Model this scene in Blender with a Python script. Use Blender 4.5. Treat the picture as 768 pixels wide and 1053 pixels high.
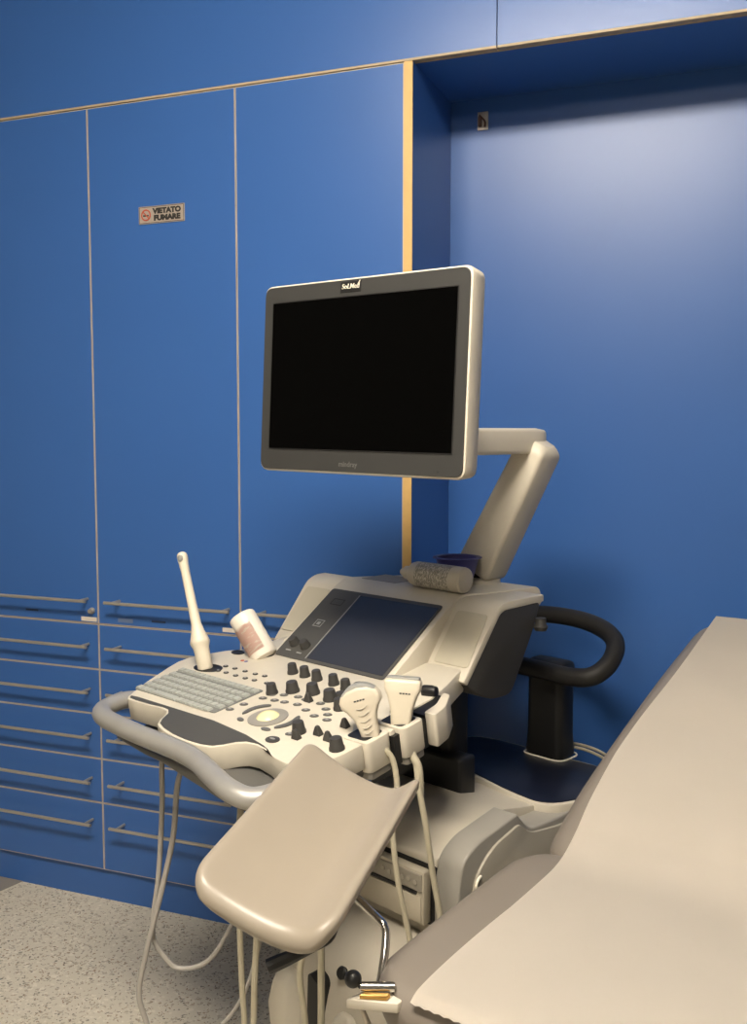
import bpy, bmesh, math, random
from mathutils import Vector, Matrix
random.seed(7)
PI = math.pi
sc = bpy.context.scene
for o in list(bpy.data.objects): bpy.data.objects.remove(o)

# ------------------------------------------------------------------ camera, world, lights, exposure
cam = bpy.data.cameras.new('camera'); camo = bpy.data.objects.new('camera', cam); sc.collection.objects.link(camo)
cam.sensor_fit = 'HORIZONTAL'; cam.sensor_width = 36.0; cam.lens = 1000 / 768 * 36.0
cam.clip_start = 0.02
camo.location = (0, 0, 1.5)
camo.rotation_euler = (PI / 2 - math.atan(0.081), 0, math.radians(21.22))
sc.camera = camo
w = bpy.data.worlds.new('world'); sc.world = w; w.use_nodes = True
w.node_tree.nodes['Background'].inputs[0].default_value = (1, .85, .68, 1)
w.node_tree.nodes['Background'].inputs[1].default_value = 0.05
sc.view_settings.view_transform = 'Standard'; sc.view_settings.look = 'None'
sc.view_settings.exposure = 1.0; sc.view_settings.gamma = 1.0
LAMP_COL = (1.0, .90, .76)
LAMPS = [(-0.62, 0.48, 1.25, 0.40, 36.0), (-0.40, -1.75, 1.25, 0.40, 10.0)]   # x, y, size x, size y, brightness of the opal box; second is an unseen box added as fill
CEIL = 3.15

# ------------------------------------------------------------------ materials
def nodes(name):
    m = bpy.data.materials.new(name); m.use_nodes = True
    return m, m.node_tree, m.node_tree.nodes['Principled BSDF']
def mat(name, col, rough=.5, metal=0., spec=.5, grain=0., gscale=60., bump=0., bscale=400., coat=0.):
    m, nt, b = nodes(name)
    b.inputs['Base Color'].default_value = (*col, 1); b.inputs['Roughness'].default_value = rough
    b.inputs['Metallic'].default_value = metal; b.inputs['Specular IOR Level'].default_value = spec
    b.inputs['Coat Weight'].default_value = coat
    tc = nt.nodes.new('ShaderNodeTexCoord')
    n = nt.nodes.new('ShaderNodeTexNoise'); n.inputs['Scale'].default_value = gscale; n.inputs['Detail'].default_value = 4
    nt.links.new(tc.outputs['Object'], n.inputs['Vector'])
    r = nt.nodes.new('ShaderNodeMix'); r.data_type = 'RGBA'
    g = max(grain, .03)
    r.inputs['A'].default_value = (*[c * (1 - g) for c in col], 1); r.inputs['B'].default_value = (*[min(1, c * (1 + g)) for c in col], 1)
    nt.links.new(n.outputs['Fac'], r.inputs['Factor']); nt.links.new(r.outputs['Result'], b.inputs['Base Color'])
    if bump:
        n2 = nt.nodes.new('ShaderNodeTexNoise'); n2.inputs['Scale'].default_value = bscale
        nt.links.new(tc.outputs['Object'], n2.inputs['Vector'])
        bp = nt.nodes.new('ShaderNodeBump'); bp.inputs['Strength'].default_value = bump; bp.inputs['Distance'].default_value = .001
        nt.links.new(n2.outputs['Fac'], bp.inputs['Height']); nt.links.new(bp.outputs['Normal'], b.inputs['Normal'])
    return m
BLUE = mat('blue_laminate', (.034, .114, .355), .35, spec=.5, grain=.04, gscale=3, bump=.12, bscale=500)
BEECH = mat('beech_edge', (.60, .385, .14), .5, grain=.12, gscale=30)
BEECHL = mat('pale_beech_edge', (.44, .38, .32), .5, grain=.1, gscale=30)
BEECHD = mat('shaded_bare_beech_edge', (.40, .32, .21), .6, grain=.12, gscale=30)  # bare beech, colour darkened for the shaded underside of the overhead panels
DARKGAP = mat('carcass_shadow_board', (.05, .04, .035), .7)
CREAM = mat('cream_plastic', (.58, .535, .445), .42, spec=.4, bump=.05, bscale=900)
CREAM2 = mat('aged_cream_plastic', (.47, .43, .355), .45, spec=.4, bump=.05, bscale=900)
GREYP = mat('warm_grey_plastic', (.27, .255, .225), .45, spec=.4, bump=.05, bscale=900)
MIDGREY = mat('mid_grey_plastic', (.10, .098, .092), .42, spec=.4)
PALM = mat('palm_rest_grey', (.066, .064, .058), .5, spec=.4)
BEZEL = mat('monitor_bezel_grey', (.036, .036, .035), .5, spec=.35)
DARKP = mat('dark_grey_plastic', (.045, .043, .040), .5, spec=.35)
BLACKP = mat('black_plastic', (.012, .012, .012), .42, spec=.4)
SCREEN = mat('switched_off_screen', (.001, .001, .001), .10, spec=.05)
TOUCH = mat('touch_screen_glass', (.034, .036, .044), .22, spec=.4)
TRAY = mat('black_blue_tray', (.006, .008, .018), .32, spec=.5)
SILVER = mat('worn_silver_paint', (.36, .35, .33), .38, metal=.35, grain=.10, gscale=25)
CHROME = mat('chrome', (.62, .60, .57), .10, metal=1.0)
STEEL = mat('brushed_steel', (.46, .42, .36), .32, metal=.6)
KEYC = mat('keyboard_key_grey', (.36, .375, .345), .5)
KEYB = mat('keyboard_plate_grey', (.15, .155, .145), .55)
LEATH = mat('beige_leatherette', (.275, .238, .19), .36, spec=.45, grain=.04, gscale=12, bump=.10, bscale=700)
TAUPE = mat('taupe_leatherette', (.185, .161, .136), .42, spec=.4, grain=.05, gscale=12, bump=.12, bscale=700)
PAPER = mat('cream_paper', (.69, .635, .56), .85, spec=.1, grain=.02, gscale=8, bump=.25, bscale=25)
BALLC = mat('trackball_ivory', (.74, .68, .40), .25, spec=.5)
CABLE = mat('beige_cable', (.42, .38, .28), .5)
CABLEG = mat('grey_cable', (.36, .34, .31), .5)
PURPLE = mat('violet_plastic', (.065, .065, .24), .35, spec=.4)
WHITE = mat('white_plastic', (.74, .69, .58), .4)
WALLP = mat('cream_wall_paint', (.20, .19, .17), .8, grain=.03)
CEILP = mat('white_ceiling_paint', (.34, .335, .32), .9)
INK = mat('black_ink', (.015, .014, .013), .6)
DIM = mat('pale_grey_print', (.30, .30, .29), .5)
INKG = mat('grey_print', (.045, .045, .045), .5)
RED = mat('red_ink', (.42, .07, .03), .6)
TAG = mat('paper_tag', (.62, .56, .48), .6)
SIGN = mat('aluminium_sign_plate', (.36, .31, .27), .5, metal=.1)
LENS = mat('grey_rubber_lens', (.30, .30, .28), .35)
BRASS = mat('brass_strip', (.55, .33, .10), .35, metal=.8)
NAVY = mat('navy_base_plastic', (.012, .02, .06), .5)
RUBBER = mat('black_rubber', (.02, .02, .02), .6)

def floor_mat():
    m, nt, b = nodes('speckled_vinyl'); b.inputs['Roughness'].default_value = .45
    tc = nt.nodes.new('ShaderNodeTexCoord'); L = nt.links.new
    def vor(scale, lo, hi, seed):
        mp = nt.nodes.new('ShaderNodeMapping'); mp.inputs['Location'].default_value = (seed, seed * 2, 0); mp.inputs['Rotation'].default_value = (0, 0, seed)
        nz = nt.nodes.new('ShaderNodeTexNoise'); nz.inputs['Scale'].default_value = 90; nz.inputs['Detail'].default_value = 2
        L(tc.outputs['Object'], nz.inputs['Vector'])
        ad = nt.nodes.new('ShaderNodeMixRGB'); ad.blend_type = 'LINEAR_LIGHT'; ad.inputs[0].default_value = .012
        L(tc.outputs['Object'], ad.inputs[1]); L(nz.outputs['Color'], ad.inputs[2]); L(ad.outputs[0], mp.inputs['Vector'])
        v = nt.nodes.new('ShaderNodeTexVoronoi'); v.inputs['Scale'].default_value = scale; L(mp.outputs[0], v.inputs['Vector'])
        sp = nt.nodes.new('ShaderNodeSeparateColor'); L(v.outputs['Color'], sp.inputs[0])
        t = nt.nodes.new('ShaderNodeMath'); t.operation = 'LESS_THAN'; t.inputs[1].default_value = hi; L(sp.outputs[0], t.inputs[0])
        d = nt.nodes.new('ShaderNodeMath'); d.operation = 'LESS_THAN'; d.inputs[1].default_value = lo; L(v.outputs['Distance'], d.inputs[0])
        mu = nt.nodes.new('ShaderNodeMath'); mu.operation = 'MULTIPLY'; L(t.outputs[0], mu.inputs[0]); L(d.outputs[0], mu.inputs[1])
        return mu.outputs[0]
    prev = None
    base = (.56, .515, .42, 1)
    for sc_, lo, hi, seed, col in ((75, .42, .36, 1.3, (.64, .59, .49, 1)), (80, .42, .30, 4.1, (.38, .34, .27, 1)), (120, .40, .15, 7.7, (.16, .145, .12, 1)), (150, .45, .13, 2.2, (.26, .18, .12, 1))):
        mx = nt.nodes.new('ShaderNodeMixRGB')
        if prev is None: mx.inputs[1].default_value = base
        else: L(prev, mx.inputs[1])
        mx.inputs[2].default_value = col; L(vor(sc_, lo, hi, seed), mx.inputs[0]); prev = mx.outputs[0]
    L(prev, b.inputs['Base Color'])
    return m
FLOOR = floor_mat()

def print_mat(name, base, ink, sx, sz, thr=.55, rough=.45):
    """a printed label: fine broken lines of lettering too small to read"""
    m, nt, b = nodes(name); L = nt.links.new; b.inputs['Roughness'].default_value = rough
    tc = nt.nodes.new('ShaderNodeTexCoord'); mp = nt.nodes.new('ShaderNodeMapping'); mp.inputs['Scale'].default_value = (sx, sx, sz)
    L(tc.outputs['Object'], mp.inputs['Vector'])
    n = nt.nodes.new('ShaderNodeTexNoise'); n.inputs['Scale'].default_value = 1; n.inputs['Detail'].default_value = 3; L(mp.outputs[0], n.inputs['Vector'])
    t = nt.nodes.new('ShaderNodeMath'); t.operation = 'GREATER_THAN'; t.inputs[1].default_value = thr; L(n.outputs['Fac'], t.inputs[0])
    mx = nt.nodes.new('ShaderNodeMixRGB'); mx.inputs[1].default_value = (*base, 1); mx.inputs[2].default_value = (*ink, 1)
    L(t.outputs[0], mx.inputs[0]); L(mx.outputs[0], b.inputs['Base Color'])
    return m
LABG = print_mat('grey_printed_label', (.22, .205, .17), (.50, .46, .38), 130, 420, .52)
LABP = print_mat('pink_printed_label', (.70, .49, .41), (.74, .64, .55), 35, 150, .57)

# ------------------------------------------------------------------ mesh helpers
def link(o, parent=None):
    sc.collection.objects.link(o)
    if parent is not None: o.parent = parent
    return o
def empty(name, loc, rotz=0.):
    o = bpy.data.objects.new(name, None); o.empty_display_size = .05
    o.location = loc; o.rotation_euler = (0, 0, rotz); return link(o)
def tag(o, label=None, cat=None, group=None, kind=None):
    if label: o['label'] = label
    if cat: o['category'] = cat
    if group: o['group'] = group
    if kind: o['kind'] = kind
    return o
def obj(name, bm, m, parent=None, M=None, sharp=35, sub=0, label=None):
    if M is not None: bmesh.ops.transform(bm, matrix=M, verts=bm.verts)
    bmesh.ops.recalc_face_normals(bm, faces=bm.faces)
    me = bpy.data.meshes.new(name); bm.to_mesh(me); bm.free()
    me.materials.append(m)
    me.polygons.foreach_set('use_smooth', [True] * len(me.polygons))
    me.set_sharp_from_angle(angle=math.radians(sharp))
    o = bpy.data.objects.new(name, me); link(o, parent)
    if sub:
        md = o.modifiers.new('sub', 'SUBSURF'); md.levels = sub; md.render_levels = sub
    if label: o['label'] = label
    return o
def bevel(bm, r, seg=2, ang=30, edges=None):
    if r <= 0: return bm
    bm.normal_update()
    es = edges if edges is not None else [e for e in bm.edges if len(e.link_faces) == 2 and e.calc_face_angle(0) > math.radians(ang)]
    bmesh.ops.bevel(bm, geom=es, offset=r, segments=seg, profile=.5, affect='EDGES', clamp_overlap=True)
    return bm
def box(x0, x1, y0, y1, z0, z1, r=0., seg=2, bm=None):
    t = bmesh.new()
    bmesh.ops.create_cube(t, size=1)
    for v in t.verts: v.co = Vector(((x0 + x1) / 2 + v.co.x * (x1 - x0), (y0 + y1) / 2 + v.co.y * (y1 - y0), (z0 + z1) / 2 + v.co.z * (z1 - z0)))
    bevel(t, r, seg)
    return t if bm is None else merge(bm, t)
def merge(a, b):
    me = bpy.data.meshes.new('tmp'); b.to_mesh(me); b.free(); a.from_mesh(me); bpy.data.meshes.remove(me); return a
def prism(pts, h0, h1, r=0., seg=2, axis='z', f=None, ang=30):
    """polygon pts extruded from h0 to h1 along axis (z: pts = x,y; x: pts = y,z; y: pts = x,z)"""
    bm = bmesh.new()
    def mk(p, h):
        if axis == 'z': c = (p[0], p[1], h)
        elif axis == 'x': c = (h, p[0], p[1])
        else: c = (p[0], h, p[1])
        return bm.verts.new(f(*c) if f else c)
    a = [mk(p, h0) for p in pts]; b_ = [mk(p, h1) for p in pts]; n = len(pts)
    bm.faces.new(a[::-1]); bm.faces.new(b_)
    for i in range(n): bm.faces.new((a[i], a[(i + 1) % n], b_[(i + 1) % n], b_[i]))
    bmesh.ops.recalc_face_normals(bm, faces=bm.faces)
    bevel(bm, r, seg, ang)
    return bm
def rounded(pts, rad, n=5):
    """round the corners of a polygon"""
    out = []; N = len(pts)
    for i, p in enumerate(pts):
        r = rad[i] if isinstance(rad, (list, tuple)) else rad
        p = Vector(p); a = Vector(pts[i - 1]) - p; b_ = Vector(pts[(i + 1) % N]) - p
        if r <= 0: out.append(tuple(p)); continue
        r_ = min(r, a.length * .48, b_.length * .48)
        s, e = p + a.normalized() * r_, p + b_.normalized() * r_
        for k in range(n + 1):
            t = k / n; out.append(tuple(s * (1 - t) ** 2 + p * 2 * t * (1 - t) + e * t * t))
    return out
def spline(pts, n=8, closed=False):
    P = [Vector(p) for p in pts]; out = []; N = len(P)
    for i in range(N if closed else N - 1):
        if closed: p0, p1, p2, p3 = P[i - 1], P[i], P[(i + 1) % N], P[(i + 2) % N]
        else:
            p1, p2 = P[i], P[i + 1]
            p0 = P[i - 1] if i else p1 * 2 - p2
            p3 = P[i + 2] if i + 2 < N else p2 * 2 - p1
        for k in range(n):
            t = k / n
            out.append(.5 * ((2 * p1) + (p2 - p0) * t + (2 * p0 - 5 * p1 + 4 * p2 - p3) * t * t + (3 * p1 - p0 - 3 * p2 + p3) * t ** 3))
    if not closed: out.append(P[-1])
    return out
def tube(pts, r, seg=10, smooth=6, closed=False, bm=None, flat=1.0):
    path = spline(pts, smooth, closed) if smooth else [Vector(p) for p in pts]
    N = len(path); t = bmesh.new(); rings = []
    up = Vector((0, 0, 1)); prev = None
    for i, p in enumerate(path):
        if closed: d = path[(i + 1) % N] - path[i - 1]
        else: d = path[min(i + 1, N - 1)] - path[max(i - 1, 0)]
        d.normalize()
        if prev is None:
            ref = up if abs(d.z) < .9 else Vector((1, 0, 0)); x = d.cross(ref).normalized()
        else: x = (prev - d * prev.dot(d)).normalized()
        prev = x; y = d.cross(x)
        rr = r(i / (N - 1)) if callable(r) else r
        rings.append([t.verts.new(p + (x * math.cos(2 * PI * k / seg) + y * flat * math.sin(2 * PI * k / seg)) * rr) for k in range(seg)])
    for i in range(N if closed else N - 1):
        a, b_ = rings[i], rings[(i + 1) % N]
        for k in range(seg): t.faces.new((a[k], a[(k + 1) % seg], b_[(k + 1) % seg], b_[k]))
    if not closed:
        t.faces.new(rings[0][::-1]); t.faces.new(rings[-1])
    return t if bm is None else merge(bm, t)
def lathe(prof, seg=24, M=None, sx=1., sy=1.):
    """profile of (radius, height); closed at both ends"""
    bm = bmesh.new(); rings = []
    for r, h in prof: rings.append([bm.verts.new((max(r, 1e-5) * sx * math.cos(2 * PI * k / seg), max(r, 1e-5) * sy * math.sin(2 * PI * k / seg), h)) for k in range(seg)])
    for a, b_ in zip(rings, rings[1:]):
        for k in range(seg): bm.faces.new((a[k], a[(k + 1) % seg], b_[(k + 1) % seg], b_[k]))
    bm.faces.new(rings[0][::-1]); bm.faces.new(rings[-1])
    if M is not None: bmesh.ops.transform(bm, matrix=M, verts=bm.verts)
    return bm
def loft(sections, cap=True):
    bm = bmesh.new(); R = [[bm.verts.new(p) for p in s] for s in sections]; n = len(R[0])
    for a, b_ in zip(R, R[1:]):
        for k in range(n): bm.faces.new((a[k], a[(k + 1) % n], b_[(k + 1) % n], b_[k]))
    if cap: bm.faces.new(R[0][::-1]); bm.faces.new(R[-1])
    return bm
def align(p, d, roll=Vector((0, 0, 1))):
    """matrix placing local z along d at p"""
    z = Vector(d).normalized(); x = Vector(roll).cross(z)
    if x.length < 1e-4: x = Vector((1, 0, 0))
    x.normalize(); y = z.cross(x)
    return Matrix.Translation(p) @ Matrix((x, y, z)).transposed().to_4x4()
def text(name, body, size, m, M, parent, bold=0., shear=0., ext=.0004, align_x='CENTER'):
    cu = bpy.data.curves.new(name, 'FONT'); cu.body = body; cu.size = size; cu.align_x = align_x; cu.align_y = 'CENTER'
    cu.extrude = ext; cu.offset = bold; cu.shear = shear; cu.resolution_u = 3
    to = bpy.data.objects.new(name, cu); sc.collection.objects.link(to)
    bpy.context.view_layer.update()
    me = bpy.data.meshes.new_from_object(to.evaluated_get(bpy.context.evaluated_depsgraph_get()))
    bpy.data.objects.remove(to); bpy.data.curves.remove(cu)
    me.name = name; me.transform(M); me.materials.clear(); me.materials.append(m)
    o = bpy.data.objects.new(name, me); return link(o, parent)
def struct(name, bm, m, label, sharp=35):
    o = obj(name, bm, m, sharp=sharp); o['kind'] = 'structure'; o['label'] = label; return o
FRONT = Matrix.Rotation(PI / 2, 4, 'X')         # text lying in xy -> standing, facing -y

# ------------------------------------------------------------------ room shell
struct('floor', box(-3.2, 2.2, -2.6, 3.0, -.1, 0), FLOOR, 'cream speckled vinyl floor')
struct('ceiling', box(-3.2, 2.2, -2.6, 3.0, CEIL, CEIL + .1), CEILP, 'white painted ceiling')
struct('wall_left', box(-3.3, -3.2, -2.6, 3.0, 0, CEIL), WALLP, 'cream painted side wall')
struct('wall_right', box(2.2, 2.3, -2.6, 3.0, 0, CEIL), WALLP, 'cream painted side wall')
struct('wall_front', box(-3.2, 2.2, -2.7, -2.6, 0, CEIL), WALLP, 'cream painted wall behind the viewer')
struct('wall_back', box(-.86, 2.2, 2.85, 2.9, 0, CEIL), BLUE, 'satin blue back panel of the wide recess')
t = struct('trim_1', box(-.86 - .024, -.86, 2.502, 2.85, 0, 2.4755), BLUE, 'blue side panel of the recess with a beech front edge')
obj('edge_band', box(-.884, -.86, 2.4985, 2.502, 0, 2.4755), BEECH, t, label='yellow beech edging strip')
t = struct('trim_2', box(-.86, 2.2, 2.523, 2.85, 2.4755, 2.50), BLUE, 'blue soffit board closing the top of the recess')
obj('edge_band', box(-.86, 2.2, 2.5205, 2.523, 2.4755, 2.50), BEECH, t, label='beech edging strip of the soffit')
struct('trim_3', box(-3.2, -.884, 2.514, 2.53, 0, .100), BLUE, 'blue plinth board under the drawers')
struct('trim_4', prism([(-2.36, 2.514), (-2.24, 2.514), (-2.26, 2.43), (-2.36, 2.34)], 0, .002), mat('grey_floor_patch', (.23, .21, .185), .6), 'grey patch on the floor at the plinth')  # thin flat grey polygon lying on the floor
struct('trim_5', box(-3.2, -2.413, 2.5, 2.52, .100, 2.476), BLUE, 'blue filler panel closing the cupboard row beyond the left edge')
# overhead closing panels
def panel(name, x0, x1, z0, z1, y0, edge=.0023, th=.019, parent=None, em=BEECHL, bottom_only=False):
    p = obj(name, box(x0 + edge, x1 - edge, y0, y0 + th, z0 + edge, z1 - edge), BLUE, parent)
    bm = bmesh.new()
    if bottom_only:
        for v in p.data.vertices:
            if v.co.x < x0 + 2 * edge: v.co.x = x0
            elif v.co.x > x1 - 2 * edge: v.co.x = x1
            if v.co.z > z1 - 2 * edge: v.co.z = z1
        obj('edge_band', box(x0, x1, y0 + .0004, y0 + th, z0, z0 + edge), em, p, label='bare beech edge band with shade in its colour'); return p
    box(x0, x0 + edge, y0 + .0004, y0 + th, z0, z1, bm=bm); box(x1 - edge, x1, y0 + .0004, y0 + th, z0, z1, bm=bm)
    box(x0 + edge, x1 - edge, y0 + .0004, y0 + th, z0, z0 + edge, bm=bm); box(x0 + edge, x1 - edge, y0 + .0004, y0 + th, z1 - edge, z1, bm=bm)
    obj('edge_band', bm, em, p, label='bare beech edge band with shade in its colour')
    return p
tag(panel('overhead_panel', -3.19, -.6355, 2.4765, CEIL - .002, 2.498, .006, .022, bottom_only=True, em=BEECHD), 'long blue panel over the tall cupboard doors, left of the short joint', 'panel')
tag(panel('overhead_panel', -.6325, 2.19, 2.4765, CEIL - .002, 2.498, .006, .022, bottom_only=True, em=BEECHD), 'glossy blue panel over the recess, right of the short joint', 'panel')

# ------------------------------------------------------------------ fitted cupboards
def bar_handle(x0, x1, z, parent):
    bm = tube([(x0, 2.454, z), (x1, 2.454, z)], .0052, 12, 0)
    for x in (x0 + .025, x1 - .025): tube([(x, 2.454, z), (x, 2.4995, z)], .0045, 8, 0, bm=bm)
    return obj('bar_handle', bm, STEEL, parent, label='brushed steel bar handle')
ZD = [.902, .757, .613, .468, .324, .104]
for x0, x1, hx0, hx1, where in ((-2.412, -1.897, -2.346, -1.911, 'at the left edge with a keyhole by its handle'), (-1.897, -1.391, -1.841, -1.405, 'carrying the no smoking sign'), (-1.391, -.884, -1.334, -.899, 'behind the monitor, beside the beech upright')):
    t = empty('tall_cupboard', ((x0 + x1) / 2, 2.75, 0)); org = Vector(t.location)
    tag(t, 'blue tall cupboard with drawers below, ' + where, 'cupboard', 'row of fitted blue cupboards')
    off = Matrix.Translation(-org)
    kids = []
    kids.append(obj('carcass', box(x0 + .001, x1 - .001, 2.5215, 3.0, .102, 2.474), DARKGAP, t))
    d = panel('door', x0 + .0010, x1 - .0010, .9035, 2.474, 2.5, parent=t); kids.append(d)
    bar_handle(hx0, hx1, .9805, d)
    for z1, z0 in zip(ZD, ZD[1:]):
        r = panel('drawer', x0 + .0010, x1 - .0010, z0 + .0009, z1 - .0009, 2.5, parent=t); kids.append(r)
        bar_handle(hx0, hx1, z1 - (.0655 if z0 > .2 else .0585), r)
    if x0 < -2.3:
        obj('lock', lathe([(.010, 0), (.010, .006), (.007, .010), (.007, .016)], 14, align((-1.919, 2.4998, .944), (0, -1, 0))), STEEL, d, label='small chrome cylinder lock')
    for k in kids: k.location = -org
for x0, x1, z0, z1, lab in ((-1.962, -1.903, .909, .923, 'small white tag under the keyhole of the leftmost cupboard door'), (-1.452, -1.396, .911, .924, 'small white tag at the lower right corner of the middle cupboard door'), (-1.823, -1.768, .914, .927, 'worn bluish sticker at the lower left of the middle cupboard door')):
    s = tag(obj('name_tag', box(x0, x1, 2.4985, 2.4998, z0, z1, .0004, 1), TAG if z1 != .927 else mat('worn_sticker', (.12, .17, .30), .4)), lab, 'tag')
for x0, z0 in ((-2.18, .928), (-1.70, .922)):
    tag(obj('cupboard_tape', box(x0, x0 + .05, 2.4990, 2.4998, z0, z0 + .006), mat('dark_tape', (.015, .03, .08), .5)), 'thin dark strip under the handle of the %s cupboard door' % ('leftmost' if x0 < -2 else 'middle'), 'strip')
# no smoking sign
t = empty('no_smoking_sign', (-1.639, 2.4985, 2.143)); tag(t, 'small rectangular VIETATO FUMARE no smoking sign on a blue door', 'sign')
obj('plate', box(-.079, .079, -.0008, .0012, -.0255, .0255, .0006, 1), SIGN, t)
bm = bmesh.new()
for a in ((-.0765, .0765, .0222, .0235), (-.0765, .0765, -.0235, -.0222), (-.0765, -.0752, -.0222, .0222), (.0752, .0765, -.0222, .0222)): box(a[0], a[1], -.0013, -.0008, a[2], a[3], bm=bm)
obj('border', bm, INK, t, label='thin black border line')
bm = tube([(-.053 + .0148 * math.cos(a * PI / 12), -.0012, .0148 * math.sin(a * PI / 12)) for a in range(24)], .0022, 6, 0, closed=True)
tube([(-.053 - .0105, -.0012, .0105), (-.053 + .0105, -.0012, -.0105)], .0018, 6, 0, bm=bm)
obj('prohibition_ring', bm, RED, t, label='red ring with a slash')
obj('cigarette', box(-.063, -.044, -.0014, -.0008, -.0035, .0005), INK, t, label='black cigarette symbol')
text('lettering', 'VIETATO', .0205, INK, Matrix.Translation((.0190, -.001, .0095)) @ FRONT @ Matrix.Scale(1.14, 4, (1, 0, 0)), t, bold=.0014)
text('lettering', 'FUMARE', .0205, INK, Matrix.Translation((.0190, -.001, -.0105)) @ FRONT @ Matrix.Scale(1.18, 4, (1, 0, 0)), t, bold=.0014)
# little metal bracket in the recess
t = empty('wall_clip', (-.762, 2.849, 2.411)); tag(t, 'tiny metal clip high on the back panel of the recess', 'clip')
obj('clip_plate', box(-.016, .016, -.004, .001, -.026, .026, .001, 1), STEEL, t)
bm = box(-.012, -.002, -.014, -.004, -.018, .012, .002, 1); tube([(-.008, -.012, .014), (.008, -.012, -.004), (.008, -.010, -.02)], .003, 6, 4, bm=bm)
obj('clip_catch', bm, mat('brown_catch', (.10, .05, .03), .5), t, label='brown catch')

# ------------------------------------------------------------------ ceiling lamp and added fill box
for i, (x, y, sx, sy, wt) in enumerate(LAMPS):
    t = empty('ceiling_light', (x, y, CEIL)); tag(t, 'glowing opal ceiling light box ' + ('nearest the cupboards' if y > 0 else 'added unseen as fill further back in the room'), 'light')
    obj('lamp_frame', box(-sx / 2 - .01, sx / 2 + .01, -sy / 2 - .01, sy / 2 + .01, -.04, -.001, .004, 1), WHITE, t)
    m, nt, b = nodes('opal_diffuser'); b.inputs['Base Color'].default_value = (.8, .8, .8, 1)
    b.inputs['Emission Color'].default_value = (*LAMP_COL, 1); b.inputs['Emission Strength'].default_value = wt
    obj('diffuser', box(-sx / 2, sx / 2, -sy / 2, sy / 2, -.15, -.04, .02, 2), m, t, label='glowing opal diffuser box')

# ------------------------------------------------------------------ ultrasound machine (local u right, v back, w up)
ORG = Vector((-.995, 1.858, 0)); ANG = math.radians(-22.78)
CU, CV = .27, .35
RZ = Matrix.Rotation(ANG, 4, 'Z'); LW = Matrix.Translation(ORG) @ RZ       # machine-local -> world
def wl(u, v, w_): return LW @ Vector((u, v, w_))
mach = empty('ultrasound_machine', wl(CU, CV, 0), ANG)
tag(mach, 'cream ultrasound scanner cart with a monitor on an arm, keyboard console and black rear handle', 'ultrasound machine')
SH = Matrix.Translation((-CU, -CV, 0))
def part(name, bm, m, parent=None, **k):
    """parts of the machine: vertices in machine-local coordinates"""
    return obj(name, bm, m, parent or mach, M=SH, **k)
T = math.radians(9.5); TT, TS, TC = math.tan(T), math.sin(T), math.cos(T)
def PP(u, v, h=0.): return Vector((u, v - h * TS, .92 + v * TT + h * TC))          # on the tilted key panel
PMAT = lambda u, v, h=0.: Matrix.Translation(PP(u, v, h)) @ Matrix.Rotation(T, 4, 'X')
D0 = math.radians(34.)
def DP(u, s, h=0.): return Vector((u, .205 + s * math.cos(D0) - h * math.sin(D0), .953 + s * math.sin(D0) + h * math.cos(D0)))   # on the touch display slope
DMAT = lambda u, s, h=0.: Matrix.Translation(DP(u, s, h)) @ Matrix.Rotation(D0, 4, 'X')

# --- console tray
front = [(-.296, -.140), (-.285, -.148), (-.255, -.149), (-.20, -.146), (-.160, -.141), (-.138, -.143), (-.122, -.155), (-.108, -.180), (-.092, -.197), (-.063, -.207), (-.015, -.215), (.031, -.218), (.080, -.215), (.111, -.207), (.128, -.190), (.142, -.170), (.158, -.158), (.185, -.154), (.224, -.160), (.262, -.172), (.300, -.176), (.335, -.168), (.357, -.140), (.366, -.100)]
rest = [(.370, -.045), (.318, -.045), (.318, .022), (.378, .022), (.378, .036), (.328, .036), (.328, .094), (.345, .105), (.345, .185), (.33, .25), (.30, .34), (-.26, .34), (-.285, .236), (-.300, .192), (-.330, .170), (-.362, .126), (-.382, .090), (-.384, .058), (-.372, .020), (-.340, -.060), (-.310, -.118)]
outline = front + rest
con = part('control_panel', bevel(prism(outline, -.052, 0, f=PP), .004, 2, 60), CREAM)
# holes are built as dark inset wells on the panel
def well(name, u, v, ru, rv, h=.0012, rot=0., parent=con, m=BLACKP, seg=20, rim=True):
    bm = lathe([(1, 0), (1, h), (.86, h + .0008), (.80, h - .0002)], seg, Matrix.Diagonal((ru, rv, 1, 1)))
    M = PMAT(u, v) @ Matrix.Rotation(rot, 4, 'Z')
    bmesh.ops.transform(bm, matrix=M, verts=bm.verts)
    return part(name, bm, m, parent)
well('probe_well', -.268, .066, .044, .024, rot=.15); well('bottle_well', -.222, .195, .040, .026, rot=.1); well('cup_well', -.287, .172, .022, .013)
part('lower_shell', loft([[PP(u * .97 + .005, v * .95 + .012, -.050) for u, v in outline], [PP(u * .93 + .01, v * .82 + .025, -.075) for u, v in outline], [PP(u * .80 + .02, v * .55 + .06, -.105) for u, v in outline]]), MIDGREY)
# palm rest (dark) with a cream lip
palm = [(-.292, -.134), (-.27, -.131), (-.155, -.128), (.009, -.124), (.129, -.134), (.20, -.148), (.252, -.170), (.222, -.1555), (.185, -.1495), (.155, -.1535), (.138, -.166), (.124, -.186), (.108, -.202), (.080, -.2095), (.031, -.2125), (-.015, -.2095), (-.060, -.2015), (-.088, -.192), (-.103, -.176), (-.117, -.151), (-.136, -.1385), (-.160, -.1365), (-.20, -.1415), (-.255, -.1445), (-.283, -.1430)]
part('palm_rest', prism(palm, -.001, .0008, f=PP), PALM, con, label='dark grey palm rest')
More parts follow.
